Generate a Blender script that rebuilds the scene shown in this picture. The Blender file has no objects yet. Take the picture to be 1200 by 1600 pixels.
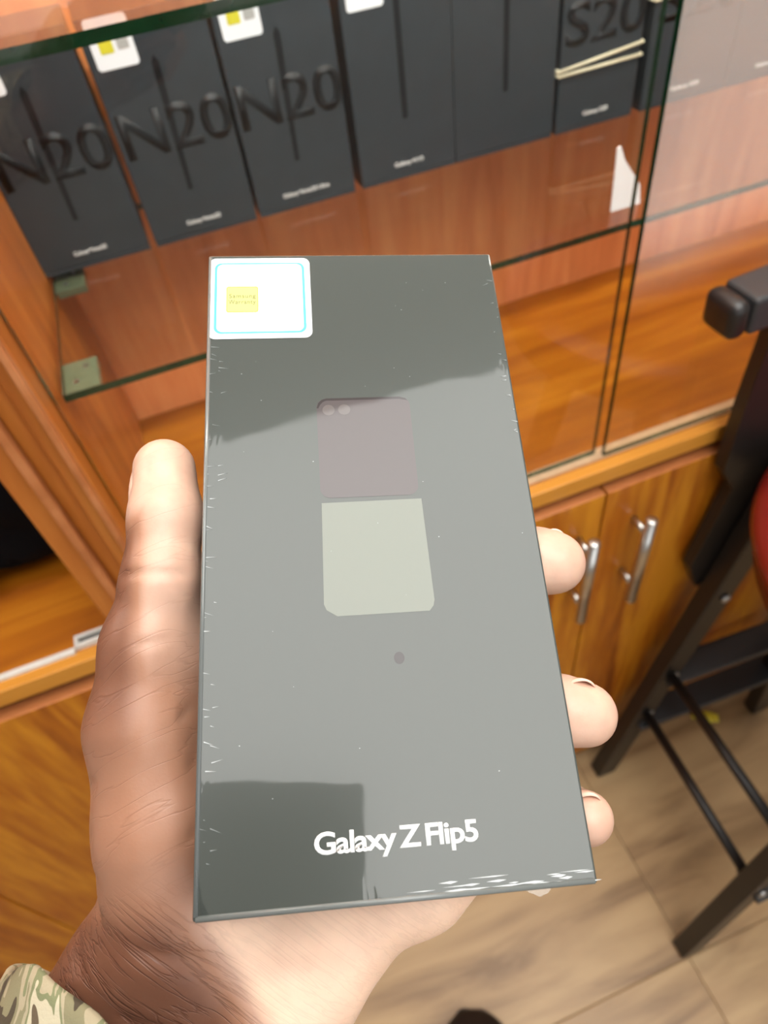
import bpy, bmesh, math, random
import numpy as np
from mathutils import Matrix, Vector, noise

random.seed(7)
S = bpy.context.scene
COL = S.collection

# ------------------------------------------------------------------ camera
CAM = Vector((0.0, -0.4234, 1.40))
RIGHT = Vector((0.9301016, -0.3497816, -0.1120883))
DOWN = Vector((-0.3339385, -0.6781976, -0.6546244))
FWD = Vector((0.1529575, 0.6462978, -0.7475983))
cd = bpy.data.cameras.new('camera')
cam = bpy.data.objects.new('camera', cd)
COL.objects.link(cam)
cd.sensor_fit = 'VERTICAL'
cd.sensor_height = 36.0
cd.lens = 36.0 * 1080.0 / 1600.0
cd.clip_start = 0.01
cd.dof.use_dof = True
cd.dof.focus_distance = 0.178
cd.dof.aperture_fstop = 24.3 / 1.65
cam.matrix_world = Matrix((
    (RIGHT.x, -DOWN.x, -FWD.x, CAM.x),
    (RIGHT.y, -DOWN.y, -FWD.y, CAM.y),
    (RIGHT.z, -DOWN.z, -FWD.z, CAM.z),
    (0, 0, 0, 1)))
S.camera = cam

# ------------------------------------------------------------------ world, exposure
w = bpy.data.worlds.new('world'); S.world = w
w.use_nodes = True
w.node_tree.nodes['Background'].inputs[0].default_value = (0.9, 0.95, 1.0, 1)
w.node_tree.nodes['Background'].inputs[1].default_value = 0.15
S.view_settings.view_transform = 'Standard'
S.view_settings.look = 'None'
S.view_settings.gamma = 1.0
S.view_settings.use_curve_mapping = False
S.view_settings.exposure = 0.0
FILL_PANEL_STRENGTH = 2.0         # glowing panel added behind the camera as fill
FILL_STRIP_STRENGTH = 85.0         # unseen strip added in the cabinet's top to brighten its inside
PANEL_STRENGTH = 9.0          # luminous ceiling panels

# ------------------------------------------------------------------ material helpers
def newmat(name):
    m = bpy.data.materials.new(name); m.use_nodes = True
    nt = m.node_tree; nt.nodes.clear()
    out = nt.nodes.new('ShaderNodeOutputMaterial')
    return m, nt, out

def pbr(name, col, rough=0.5, metal=0.0, coat=0.0, coat_ior=1.5, spec=0.5, bump=0.0, bscale=200.0, vary=0.0):
    m, nt, out = newmat(name)
    b = nt.nodes.new('ShaderNodeBsdfPrincipled')
    b.inputs['Base Color'].default_value = (*col, 1)
    b.inputs['Roughness'].default_value = rough
    b.inputs['Metallic'].default_value = metal
    b.inputs['Coat Weight'].default_value = coat
    b.inputs['Coat IOR'].default_value = coat_ior
    b.inputs['Coat Roughness'].default_value = 0.06
    b.inputs['Specular IOR Level'].default_value = spec
    tc = nt.nodes.new('ShaderNodeTexCoord')
    nz = nt.nodes.new('ShaderNodeTexNoise'); nz.inputs['Scale'].default_value = bscale
    nt.links.new(tc.outputs['Object'], nz.inputs['Vector'])
    if bump:
        bp = nt.nodes.new('ShaderNodeBump'); bp.inputs['Strength'].default_value = bump
        bp.inputs['Distance'].default_value = 0.0005
        nt.links.new(nz.outputs['Fac'], bp.inputs['Height'])
        nt.links.new(bp.outputs['Normal'], b.inputs['Normal'])
    mx = nt.nodes.new('ShaderNodeMix'); mx.data_type = 'RGBA'
    mx.inputs['A'].default_value = (*[c * (1 - vary) for c in col], 1)
    mx.inputs['B'].default_value = (*[min(1, c * (1 + vary)) for c in col], 1)
    nt.links.new(nz.outputs['Fac'], mx.inputs['Factor'])
    nt.links.new(mx.outputs['Result'], b.inputs['Base Color'])
    nt.links.new(b.outputs[0], out.inputs[0])
    return m

def wood(name, dark, mid, light, axis, scale=1.0, rough=0.35, seed=0.0, fine=0.25):
    """grain runs along `axis`; stretched noise layers"""
    m, nt, out = newmat(name)
    tc = nt.nodes.new('ShaderNodeTexCoord')
    mp = nt.nodes.new('ShaderNodeMapping')
    st = [9.0 * scale] * 3; st['xyz'.index(axis)] = 1.1 * scale
    mp.inputs['Scale'].default_value = st
    mp.inputs['Location'].default_value = (seed, seed * 1.7, seed * .6)
    nt.links.new(tc.outputs['Object'], mp.inputs[0])
    n1 = nt.nodes.new('ShaderNodeTexNoise'); n1.inputs['Scale'].default_value = 2.0
    n1.inputs['Detail'].default_value = 6; n1.inputs['Distortion'].default_value = 0.9
    nt.links.new(mp.outputs[0], n1.inputs['Vector'])
    n2 = nt.nodes.new('ShaderNodeTexNoise'); n2.inputs['Scale'].default_value = 11.0
    n2.inputs['Detail'].default_value = 4
    nt.links.new(mp.outputs[0], n2.inputs['Vector'])
    ad = nt.nodes.new('ShaderNodeMath'); ad.operation = 'MULTIPLY_ADD'
    nt.links.new(n2.outputs['Fac'], ad.inputs[0]); ad.inputs[1].default_value = fine
    nt.links.new(n1.outputs['Fac'], ad.inputs[2])
    cr = nt.nodes.new('ShaderNodeValToRGB')
    e = cr.color_ramp.elements
    e[0].position = 0.42; e[0].color = (*dark, 1)
    e[1].position = 0.82; e[1].color = (*light, 1)
    k = e.new(0.62); k.color = (*mid, 1)
    nt.links.new(ad.outputs[0], cr.inputs[0])
    b = nt.nodes.new('ShaderNodeBsdfPrincipled')
    b.inputs['Roughness'].default_value = rough
    nt.links.new(cr.outputs[0], b.inputs['Base Color'])
    nt.links.new(b.outputs[0], out.inputs[0])
    return m

def glassmat(name, tint, ior=1.45, rough=0.0):
    """clear float glass: tinted see-through with Fresnel reflection"""
    m, nt, out = newmat(name)
    t = nt.nodes.new('ShaderNodeBsdfTransparent'); t.inputs[0].default_value = (*tint, 1)
    g = nt.nodes.new('ShaderNodeBsdfGlossy'); g.inputs['Roughness'].default_value = rough
    f = nt.nodes.new('ShaderNodeFresnel'); f.inputs[0].default_value = ior
    mx = nt.nodes.new('ShaderNodeMixShader')
    ge = nt.nodes.new('ShaderNodeNewGeometry')          # each pane surface reflects once, from its outer side
    sb = nt.nodes.new('ShaderNodeMath'); sb.operation = 'SUBTRACT'; sb.inputs[0].default_value = 1.0
    nt.links.new(ge.outputs['Backfacing'], sb.inputs[1])
    ml = nt.nodes.new('ShaderNodeMath'); ml.operation = 'MULTIPLY'
    nt.links.new(f.outputs[0], ml.inputs[0]); nt.links.new(sb.outputs[0], ml.inputs[1])
    nt.links.new(ml.outputs[0], mx.inputs[0])
    nt.links.new(t.outputs[0], mx.inputs[1]); nt.links.new(g.outputs[0], mx.inputs[2])
    nt.links.new(mx.outputs[0], out.inputs[0])
    return m

def emit(name, col, s):
    m, nt, out = newmat(name)
    e = nt.nodes.new('ShaderNodeEmission'); e.inputs[0].default_value = (*col, 1); e.inputs[1].default_value = s
    nt.links.new(e.outputs[0], out.inputs[0])
    return m

M = {}
M['white_wall'] = pbr('white_wall', (.42, .42, .41), .9, vary=.03, bscale=3)
M['ceiling'] = pbr('ceiling_paint', (.80, .80, .79), .9)
M['panel'] = emit('light_diffuser', (1.0, .985, .95), PANEL_STRENGTH)
M['fill_glow'] = emit('fill_panel_glow', (.95, .98, 1.0), FILL_PANEL_STRENGTH)
M['strip'] = emit('added_strip_glow', (1.0, .95, .86), FILL_STRIP_STRENGTH)
M['deck'] = wood('deck_wood', (.24, .060, .002), (.36, .105, .003), (.48, .17, .009), 'x', 1.0, .4, 3.0)
M['back'] = wood('back_wood', (.62, .19, .055), (.78, .27, .09), (.88, .36, .13), 'z', 1.4, .4, 7.0)
M['side'] = wood('side_wood', (.32, .085, .010), (.45, .135, .020), (.56, .20, .036), 'z', 1.3, .4, 12.0)
M['door'] = wood('door_wood', (.20, .042, .002), (.40, .110, .004), (.60, .23, .012), 'z', 1.0, .35, 21.0, .4)
M['edge'] = wood('edging_wood', (.40, .13, .04), (.50, .18, .06), (.58, .23, .09), 'x', 1.0, .4, 5.0)
M['deck_edge'] = wood('deck_edging', (.48, .18, .018), (.58, .24, .03), (.68, .31, .05), 'x', .6, .35, 9.0)
M['glass'] = glassmat('clear_glass', (.985, .992, .988), 1.65)
M['shelf_glass'] = glassmat('shelf_glass', (.98, .99, .985), 1.6)
M['glass_edge'] = pbr('green_glass_edge', (.006, .032, .012), .12, bump=.3, bscale=60, vary=.6)
M['clip_glass'] = pbr('frosted_green_clip', (.17, .20, .12), .25, vary=.2, bscale=120)
M['track'] = pbr('track_plastic', (.62, .60, .55), .4, vary=.15, bscale=90)
M['rail'] = pbr('pale_rail', (.50, .34, .20), .35, vary=.2, bscale=60)
def haze_mat():
    """pane with reflected haze painted in as a milky layer above the lower third"""
    m = M['glass'].copy(); m.name = 'painted_haze_glass'; nt = m.node_tree
    out = [n for n in nt.nodes if n.type == 'OUTPUT_MATERIAL'][0]
    src = out.inputs[0].links[0].from_socket
    d = nt.nodes.new('ShaderNodeBsdfDiffuse'); d.inputs[0].default_value = (.85, .84, .82, 1)
    tr = nt.nodes.new('ShaderNodeBsdfTranslucent'); tr.inputs[0].default_value = (.85, .84, .82, 1)
    a = nt.nodes.new('ShaderNodeAddShader'); nt.links.new(d.outputs[0], a.inputs[0]); nt.links.new(tr.outputs[0], a.inputs[1])
    tc = nt.nodes.new('ShaderNodeTexCoord'); nz = nt.nodes.new('ShaderNodeTexNoise'); nz.inputs['Scale'].default_value = 7
    nt.links.new(tc.outputs['Object'], nz.inputs['Vector'])
    sp = nt.nodes.new('ShaderNodeSeparateXYZ'); nt.links.new(tc.outputs['Object'], sp.inputs[0])
    ad = nt.nodes.new('ShaderNodeMath'); ad.operation = 'MULTIPLY_ADD'; ad.inputs[1].default_value = .10
    nt.links.new(nz.outputs['Fac'], ad.inputs[0]); nt.links.new(sp.outputs[2], ad.inputs[2])
    mr = nt.nodes.new('ShaderNodeMapRange'); mr.interpolation_type = 'SMOOTHSTEP'
    mr.inputs['From Min'].default_value = 1.07; mr.inputs['From Max'].default_value = 1.17
    mr.inputs['To Min'].default_value = 0.0; mr.inputs['To Max'].default_value = .13
    nt.links.new(ad.outputs[0], mr.inputs['Value'])
    mx = nt.nodes.new('ShaderNodeMixShader'); nt.links.new(mr.outputs[0], mx.inputs[0])  # milky mix paints the reflection haze into the pane
    nt.links.new(src, mx.inputs[1]); nt.links.new(a.outputs[0], mx.inputs[2]); nt.links.new(mx.outputs[0], out.inputs[0])
    return m
M['hazy'] = haze_mat()
M['chrome'] = pbr('brushed_steel', (.62, .60, .57), .28, metal=1.0, vary=.05)
M['boxblack'] = pbr('dark_card', (.020, .027, .033), .34, spec=.6, vary=.2, bscale=60)
M['boxglossy'] = pbr('gloss_print', (.008, .0095, .011), .4, spec=.2)
M['boxside'] = pbr('box_side_card', (.012, .012, .014), .5)
M['whiteprint'] = pbr('white_print', (.80, .80, .78), .5)
M['sticker'] = pbr('sticker_paper', (.92, .93, .94), .45)
M['sticker2'] = pbr('sticker_paper_shelf', (.80, .84, .88), .45)
M['yellow'] = pbr('yellow_print', (.62, .58, .03), .5)
M['palegreen'] = pbr('pale_yellow_print', (.44, .45, .13), .5)
M['cyan'] = pbr('cyan_print', (.05, .40, .43), .5)
M['greyprint'] = pbr('grey_print', (.40, .41, .40), .5, vary=.3, bscale=500)
M['darkprint'] = pbr('dark_print', (.09, .09, .02), .5)
M['rubber'] = pbr('rubber_band', (.66, .60, .42), .5)
M['refl_white'] = pbr('reflection_white', (.85, .80, .78), .8)
M['stoolblack'] = pbr('black_metal_paint', (.012, .009, .008), .4, vary=.2, bscale=30)
M['stoolgrey'] = pbr('black_padded_vinyl', (.030, .030, .032), .45, bump=.2, bscale=300)
M['bolt'] = pbr('bolt_steel', (.5, .5, .5), .35, metal=1.0)
M['redseat'] = pbr('red_vinyl', (.17, .010, .006), .25, vary=.1, bscale=9)
M['redside'] = pbr('dark_red_vinyl', (.12, .006, .004), .4)
M['shoe'] = pbr('black_shoe_leather', (.010, .008, .008), .4)
M['bag'] = pbr('black_fabric', (.003, .0025, .003), .9, bump=.5, bscale=90, spec=.1)
M['phone'] = pbr('phone_back', (.03, .03, .035), .3)
M['wrapper'] = pbr('yellow_wrapper', (.75, .62, .05), .35, vary=.25, bscale=90)

def floor_mat():
    m, nt, out = newmat('floor_laminate')
    tc = nt.nodes.new('ShaderNodeTexCoord')
    oi = nt.nodes.new('ShaderNodeObjectInfo')
    mp = nt.nodes.new('ShaderNodeMapping'); mp.inputs['Scale'].default_value = (1.3, 7.0, 1)
    mul = nt.nodes.new('ShaderNodeMath'); mul.operation = 'MULTIPLY'; mul.inputs[1].default_value = 40
    nt.links.new(oi.outputs['Random'], mul.inputs[0])
    cb = nt.nodes.new('ShaderNodeCombineXYZ')
    nt.links.new(mul.outputs[0], cb.inputs[0]); nt.links.new(mul.outputs[0], cb.inputs[1])
    nt.links.new(tc.outputs['Object'], mp.inputs[0]); nt.links.new(cb.outputs[0], mp.inputs['Location'])
    n1 = nt.nodes.new('ShaderNodeTexNoise'); n1.inputs['Scale'].default_value = 2.3
    n1.inputs['Detail'].default_value = 7; n1.inputs['Distortion'].default_value = .8
    nt.links.new(mp.outputs[0], n1.inputs['Vector'])
    cr = nt.nodes.new('ShaderNodeValToRGB'); e = cr.color_ramp.elements
    e[0].position = .33; e[0].color = (.23, .135, .062, 1)
    e[1].position = .62; e[1].color = (.46, .305, .150, 1)
    k = e.new(.47); k.color = (.38, .24, .115, 1)
    nt.links.new(n1.outputs['Fac'], cr.inputs[0])
    b = nt.nodes.new('ShaderNodeBsdfPrincipled'); b.inputs['Roughness'].default_value = .42
    nt.links.new(cr.outputs[0], b.inputs['Base Color'])
    nt.links.new(b.outputs[0], out.inputs[0])
    return m
M['floor'] = floor_mat()

# ------------------------------------------------------------------ object helpers
def obj(name, bm, m, parent=None, smooth=False):
    me = bpy.data.meshes.new(name)
    bm.normal_update(); bm.to_mesh(me); bm.free()
    for mm in (m if isinstance(m, (list, tuple)) else [m]):
        me.materials.append(mm)
    if smooth:
        for p in me.polygons: p.use_smooth = True
    o = bpy.data.objects.new(name, me); COL.objects.link(o)
    if parent is not None: o.parent = parent
    return o

def tag(o, label, cat, group=None, kind=None):
    if label: o['label'] = label
    if cat: o['category'] = cat
    if group: o['group'] = group
    if kind: o['kind'] = kind
    return o

def thing(name, label, cat, loc=(0, 0, 0), group=None, mat=None):
    o = bpy.data.objects.new(name, None); COL.objects.link(o)
    o.empty_display_size = .03
    if mat is not None: o.matrix_world = mat
    else: o.location = loc
    return tag(o, label, cat, group)

def box(bm, lo, hi, bevel=0.0, mi=0):
    lo = Vector(lo); hi = Vector(hi)
    c = (lo + hi) / 2; s = hi - lo
    r = bmesh.ops.create_cube(bm, size=1.0, matrix=Matrix.Translation(c) @ Matrix.Diagonal((s.x, s.y, s.z, 1)))
    vs = r['verts']
    fs = set(f for v in vs for f in v.link_faces)
    for f in fs: f.material_index = mi
    if bevel:
        es = list(set(e for v in vs for e in v.link_edges))
        bmesh.ops.bevel(bm, geom=es, offset=bevel, segments=2, affect='EDGES', profile=.5)
    return bm

def B(lo, hi, bevel=0.0, base=(0, 0, 0)):
    b = Vector(base)
    return box(bmesh.new(), Vector(lo) - b, Vector(hi) - b, bevel)

def bar(bm, p, q, wdt, hgt, up=(0, 0, 1), bevel=0.0):
    """rectangular bar from p to q"""
    p = Vector(p); q = Vector(q); d = q - p; L = d.length; z = d.normalized()
    x = Vector(up).cross(z).normalized(); y = z.cross(x)
    R = Matrix((x, y, z)).transposed().to_4x4()
    mt = Matrix.Translation((p + q) / 2) @ R @ Matrix.Diagonal((wdt, hgt, L, 1))
    r = bmesh.ops.create_cube(bm, size=1.0, matrix=mt)
    if bevel:
        es = list(set(e for v in r['verts'] for e in v.link_edges))
        bmesh.ops.bevel(bm, geom=es, offset=bevel, segments=3, affect='EDGES', profile=.5)
    return bm

def rod(bm, p, q, r, seg=20, r2=None):
    p = Vector(p); q = Vector(q); d = q - p
    R = d.to_track_quat('Z', 'Y').to_matrix().to_4x4()
    bmesh.ops.create_cone(bm, cap_ends=True, segments=seg, radius1=r, radius2=r if r2 is None else r2,
                          depth=d.length, matrix=Matrix.Translation((p + q) / 2) @ R)
    return bm

def rrect(x0, y0, x1, y1, r, n=6, chamfer=None):
    pts = []
    for (cx, cy, a0) in ((x1 - r, y1 - r, 0), (x0 + r, y1 - r, 90), (x0 + r, y0 + r, 180), (x1 - r, y0 + r, 270)):
        for i in range(n + 1):
            a = math.radians(a0 + 90 * i / n)
            pts.append((cx + r * math.cos(a), cy + r * math.sin(a)))
    return pts

def slab(bm, pts, z0, z1, to3=lambda x, y, z: (x, y, z)):
    """extrude a 2D outline between z0 and z1"""
    n = len(pts)
    a = [bm.verts.new(to3(x, y, z0)) for x, y in pts]
    b = [bm.verts.new(to3(x, y, z1)) for x, y in pts]
    bm.faces.new(list(reversed(a))); bm.faces.new(b)
    for i in range(n):
        j = (i + 1) % n
        bm.faces.new((a[i], a[j], b[j], b[i]))
    bmesh.ops.recalc_face_normals(bm, faces=bm.faces)
    return bm

def ring(bm, outer, inner, z0, z1):
    n = len(outer)
    O0 = [bm.verts.new((x, y, z0)) for x, y in outer]; O1 = [bm.verts.new((x, y, z1)) for x, y in outer]
    I0 = [bm.verts.new((x, y, z0)) for x, y in inner]; I1 = [bm.verts.new((x, y, z1)) for x, y in inner]
    for i in range(n):
        j = (i + 1) % n
        bm.faces.new((O1[i], O1[j], I1[j], I1[i])); bm.faces.new((O0[i], O0[j], O1[j], O1[i]))
        bm.faces.new((I0[j], I0[i], I1[i], I1[j])); bm.faces.new((O0[j], O0[i], I0[i], I0[j]))
    bmesh.ops.recalc_face_normals(bm, faces=bm.faces)
    return bm

def textmesh(body, width, height, thick, mat4, bold=0.0, shear=0.0, spacing=1.0):
    """lettering fitted to width x height, centred, as bmesh, then transformed"""
    c = bpy.data.curves.new('lettering', 'FONT'); c.body = body
    c.align_x = 'LEFT'; c.offset = bold; c.shear = shear; c.space_character = spacing
    c.resolution_u = 4; c.space_word = .72
    t = bpy.data.objects.new('lettering', c)
    me = bpy.data.meshes.new_from_object(t)
    bm = bmesh.new(); bm.from_mesh(me)
    bpy.data.objects.remove(t); bpy.data.meshes.remove(me); bpy.data.curves.remove(c)
    xs = [v.co.x for v in bm.verts]; ys = [v.co.y for v in bm.verts]
    sx = width / (max(xs) - min(xs)); sy = height / (max(ys) - min(ys))
    cx = (max(xs) + min(xs)) / 2; cy = (max(ys) + min(ys)) / 2
    for v in bm.verts:
        v.co = Vector(((v.co.x - cx) * sx, (v.co.y - cy) * sy, 0))
    r = bmesh.ops.extrude_face_region(bm, geom=list(bm.faces))
    for g in r['geom']:
        if isinstance(g, bmesh.types.BMVert): g.co.z += thick
    bmesh.ops.recalc_face_normals(bm, faces=bm.faces)
    bmesh.ops.transform(bm, matrix=mat4, verts=bm.verts)
    return bm

# ------------------------------------------------------------------ room
def struct(name, bm, m):
    o = obj(name, bm, m); o['kind'] = 'structure'; return o
X0, X1, Y0, Y1, ZC = -1.9, 2.3, -2.6, 0.40, 2.7
fl = struct('floor', B((X0, Y0, -.05), (X1, Y1, -.003)), pbr('floor_joint', (.30, .20, .11), .8))
struct('ceiling', B((X0, Y0, ZC), (X1, Y1, ZC + .05)), M['ceiling'])
struct('wall_back', B((X0, Y1, -.05), (X1, Y1 + .05, ZC)), M['white_wall'])
struct('wall_front', B((X0, Y0 - .05, -.05), (X1, Y0, ZC)), M['white_wall'])
struct('wall_left', B((X0 - .05, Y0, -.05), (X0, Y1, ZC)), M['white_wall'])
struct('wall_right', B((X1, Y0, -.05), (X1 + .05, Y1, ZC)), M['white_wall'])
wn = struct('fill_panel_1', B((-1.1, Y0 + .002, .85), (1.5, Y0 + .006, 2.3)), M['fill_glow'])  # unseen glowing panel, added to brighten the cabinet's back
wf = ring(bmesh.new(), [(-1.16, .79), (1.56, .79), (1.56, 2.36), (-1.16, 2.36)], [(-1.1, .85), (1.5, .85), (1.5, 2.3), (-1.1, 2.3)], 0, .04)
box(wf, (.18, .85, 0), (.22, 2.3, .03))
bmesh.ops.transform(wf, matrix=Matrix(((1, 0, 0, 0), (0, 0, 1, Y0 + .002), (0, 1, 0, 0), (0, 0, 0, 1))), verts=wf.verts)
obj('fill_panel_frame', wf, M['ceiling'], wn)
# planks: rows 0.40 deep, joints aligned at x = 0.40 as in the photo
me0 = {}
for r in range(7):
    y0 = -.36 - .4 * (r - 1); y1 = y0 + .4
    ya, yb = max(y0, Y0), min(y1, Y1)
    if yb - ya < .02: continue
    for c in range(-2, 2):
        xa, xb = .40 + c * 1.2, .40 + (c + 1) * 1.2
        xa, xb = max(xa, X0), min(xb, X1)
        if xb - xa < .05: continue
        g = .0007
        key = (round(xb - xa, 3), round(yb - ya, 3))
        if key in me0:
            o = bpy.data.objects.new('plank', me0[key]); COL.objects.link(o); o.parent = fl
        else:
            hx, hy = (xb - xa) / 2 - g, (yb - ya) / 2 - g
            o = obj('plank', box(bmesh.new(), (-hx, -hy, -.008), (hx, hy, 0), .0012), M['floor'], fl)
            me0[key] = o.data
        o.location = ((xa + xb) / 2, (ya + yb) / 2, 0)

# ceiling light panels
t = thing('ceiling_light', 'large square white ceiling light panel mirrored across the box film', 'light', (.35, -.76, ZC - .03))
obj('diffuser', box(bmesh.new(), (-.69, -.69, -.005), (.69, .69, .0)), M['panel'], t)
obj('frame', ring(bmesh.new(), [(-.71, -.71), (.71, -.71), (.71, .71), (-.71, .71)],
                  [(-.69, -.69), (.69, -.69), (.69, .69), (-.69, .69)], -.008, .03), M['white_wall'], t)

# ------------------------------------------------------------------ display cabinet
cb = (0.0, 0.0, 0.0)
cab = thing('display_cabinet', 'orange-brown wooden display cabinet with sliding glass doors and cupboards below', 'cabinet', cb)
ZD = .848                # deck top
XL, XR = -.75, 1.15
obj('deck_board', B((XL, .018, ZD - .018), (XR, .342, ZD), .0008), M['deck'], cab)
obj('deck_edging', B((XL, .004, ZD - .022), (XR, .0178, ZD + .0006), .0012), M['deck_edge'], cab)
obj('back_panel', B((XL, .3425, .06), (XR, .358, 1.72)), M['back'], cab)
tg = obj('top_glass', B((XL, .0, 1.7005), (XR, .342, 1.7075)), [M['glass'], M['glass_edge']], cab)
tg.data.polygons.foreach_set('material_index', [1 if abs(p.normal.z) < .5 else 0 for p in tg.data.polygons])
for (xa, xb) in ((-.110, XR - .01), (XL + .01, -.180)):
    lt = obj('fill_strip', B((xa, .045, 1.672), (xb, .062, 1.680)), M['strip'], cab)  # unseen glowing strip, added as fill for the shelves
    obj('fill_strip_holder', B((xa, .043, 1.6803), (xb, .064, 1.700)), M['chrome'], lt)
# divider between the two bays: two panels and the strip between them
obj('side_panel', B((-.1345, .006, ZD), (-.118, .342, 1.70), .001), M['side'], cab)
obj('side_panel', B((-.172, .006, ZD), (-.150, .342, 1.70), .001), M['side'], cab)
obj('divider_strip', B((-.1495, .014, ZD), (-.135, .342, 1.70), .001), M['side'], cab)
obj('side_panel', B((XR, .0, .0), (XR + .018, .358, 1.722)), M['side'], cab)
obj('side_panel', B((XL - .018, .0, .0), (XL, .358, 1.722)), M['side'], cab)
obj('front_strip', B((-.1235, -.004, ZD), (-.1185, .0055, 1.70), .001), M['edge'], cab)
obj('front_strip', B((-.1535, -.004, ZD), (-.1465, .0055, 1.70), .0015), M['edge'], cab)
obj('plinth', B((XL, .03, 0), (XR, .05, .06)), M['side'], cab)
# sliding door channel
obj('door_channel', box(box(bmesh.new(), (-.117, .0195, ZD), (XR, .0207, ZD + .0022)), (-.117, .0215, ZD), (XR, .036, ZD + .0008)), M['rail'], cab)
obj('door_channel', box(box(box(bmesh.new(), (-.215, .0195, ZD), (-.173, .0235, ZD + .006)), (-.215, .030, ZD), (-.173, .033, ZD + .006)), (-.2175, .0195, ZD), (-.2145, .033, ZD + .006)), M['track'], cab)
obj('channel_groove', B((-.2143, .0237, ZD), (-.173, .0298, ZD + .0012)), M['boxside'], cab)
obj('door_channel', B((XL, .0155, ZD), (-.2185, .0215, ZD + .004)), M['track'], cab)

def pane(x0, x1, y, z0, z1, name='glass_door', hazy=False):
    t = .005
    o = obj(name, B((x0, y - t / 2, z0), (x1, y + t / 2, z1)), [M['hazy'] if hazy else M['glass'], M['glass_edge']], cab)
    for p in o.data.polygons:
        if abs(p.normal.x) > .5 or abs(p.normal.z) > .5: p.material_index = 1
    return o
pane(-.1165, .352, .0315, ZD + .0014, 1.69)
pane(.3585, XR, .0235, ZD + .0014, 1.69, hazy=True)

# glass shelves with green edges
def gshelf(z0, z1, x0=-.113, x1=XR - .002, y0=.0425, y1=.340):
    o = obj('glass_shelf', B((x0, y0, z0), (x1, y1, z1)), [M['shelf_glass'], M['glass_edge']], cab)
    for p in o.data.polygons:
        if abs(p.normal.x) > .5 or abs(p.normal.y) > .5: p.material_index = 1
    return o
SZ = 1.104
gshelf(SZ - .006, SZ)
gshelf(1.304, 1.311)
for (y0, y1) in ((.055, .095), (.215, .255)):
    o = obj('shelf_clip', B((-.1135, y0, SZ - .014), (-.087, y1, SZ - .0065), .001), M['clip_glass'], cab)
    for k in (-1, 1):
        obj('screw', rod(bmesh.new(), (-.100 + .004 * k, (y0 + y1) / 2 + .009 * k, SZ - .0065), (-.100 + .004 * k, (y0 + y1) / 2 + .009 * k, SZ - .0058), .0022, 12), M['bolt'], o)

# cupboard doors below
def cdoor(x0, x1, top, hx=None):
    o = obj('door', B((x0, .0, .035), (x1, .0172, top), .0012), M['door'], cab)
    for p in o.data.polygons:
        if p.normal.z > .7: p.material_index = 1
    o.data.materials.append(M['edge'])
    if hx is not None:
        h = bmesh.new()
        za, zb = .615, .775
        rod(h, (hx, -.030, za), (hx, -.030, zb), .0068, 28)
        bmesh.ops.create_uvsphere(h, u_segments=20, v_segments=10, radius=.0068, matrix=Matrix.Translation((hx, -.030, zb)) @ Matrix.Diagonal((1, 1, .25, 1)))
        for z in (.645, .748):
            rod(h, (hx, -.0255, z), (hx, .001, z), .0044, 16)
        obj('handle', h, M['chrome'], o, True).data
    return o
cdoor(-.748, -.5035, .809)
cdoor(-.5005, -.05, .809, None)
cdoor(-.047, .3535, .811, .325)
cdoor(.3565, .7500, .811, .399)
cdoor(.7535, 1.149, .811)

# ------------------------------------------------------------------ boxes on the shelf
def phone_box(x0, x1, label, big, small, small_w, stk=True, pen=None, y=.232, hgt=.177, pend=.0):
    W = x1 - x0
    t = thing('phone_box', label, 'box', ((x0 + x1) / 2, y, SZ + .0004), 'dark phone boxes standing on the glass shelf')
    obj('carton', box(bmesh.new(), (-W / 2, .0, 0), (W / 2, .075, .004), .0005), M['boxblack'], t)
    obj('lid', box(bmesh.new(), (-W / 2 - .0003, -.0002, .0043), (W / 2 + .0003, .0753, hgt), .0007), M['boxblack'], t)
    def F(cx, cz, off=-.0003):      # text plane on the front face (normal -y)
        return Matrix.Translation((cx, off, cz)) @ Matrix.Rotation(math.radians(90), 4, 'X')
    if big:
        obj('large_lettering', textmesh(big, min(W * .97, .095), .036, .0002, F(.002, .0935), .018), M['boxglossy'], t)
    if small:
        obj('small_lettering', textmesh(small, small_w, .0052, .0002, F((pend), .0135), .012), M['whiteprint'], t)
    if pen == 'pen':                # stylus silhouette
        p = bmesh.new()
        slab(p, [(-.0022, -.052), (.0022, -.052), (.0030, .047), (.0, .052), (-.0030, .047)], 0, .0002)
        bmesh.ops.transform(p, matrix=F(-.001, .094, -.0002) @ Matrix.Rotation(math.radians(-2), 4, 'Z'), verts=p.verts)
        obj('stylus_print', p, M['boxglossy'], t)
    if pen == 'bar':
        p = bmesh.new(); slab(p, rrect(-.0028, -.06, .0028, .06, .002, 4), 0, .0002)
        bmesh.ops.transform(p, matrix=F(.0, .113, -.0002), verts=p.verts)
        obj('stylus_print', p, M['boxglossy'], t)
    if stk:
        s = bmesh.new(); sx = -W / 2 + .0055
        slab(s, rrect(0, 0, .0325, .034, .003), 0, .0003)
        bmesh.ops.transform(s, matrix=F(sx, .1425), verts=s.verts)
        so = obj('sticker', s, M['sticker2'], t)
        q = bmesh.new(); slab(q, rrect(.006, .0105, .0165, .021, .001), .0003, .0005)
        bmesh.ops.transform(q, matrix=F(sx, .1425), verts=q.verts)
        obj('yellow_print', q, M['yellow'], so)
        q = bmesh.new(); slab(q, rrect(.0195, .0115, .0285, .0205, .001), .0003, .0005)
        bmesh.ops.transform(q, matrix=F(sx, .1425), verts=q.verts)
        obj('grey_print', q, M['greyprint'], so)
    return t
phone_box(-.1175, -.0215, 'dark phone box at the far left end of the shelf, against the wooden divider', 'N20', 'Galaxy Note20', .030, True, 'pen', pend=-.0025)
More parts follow.
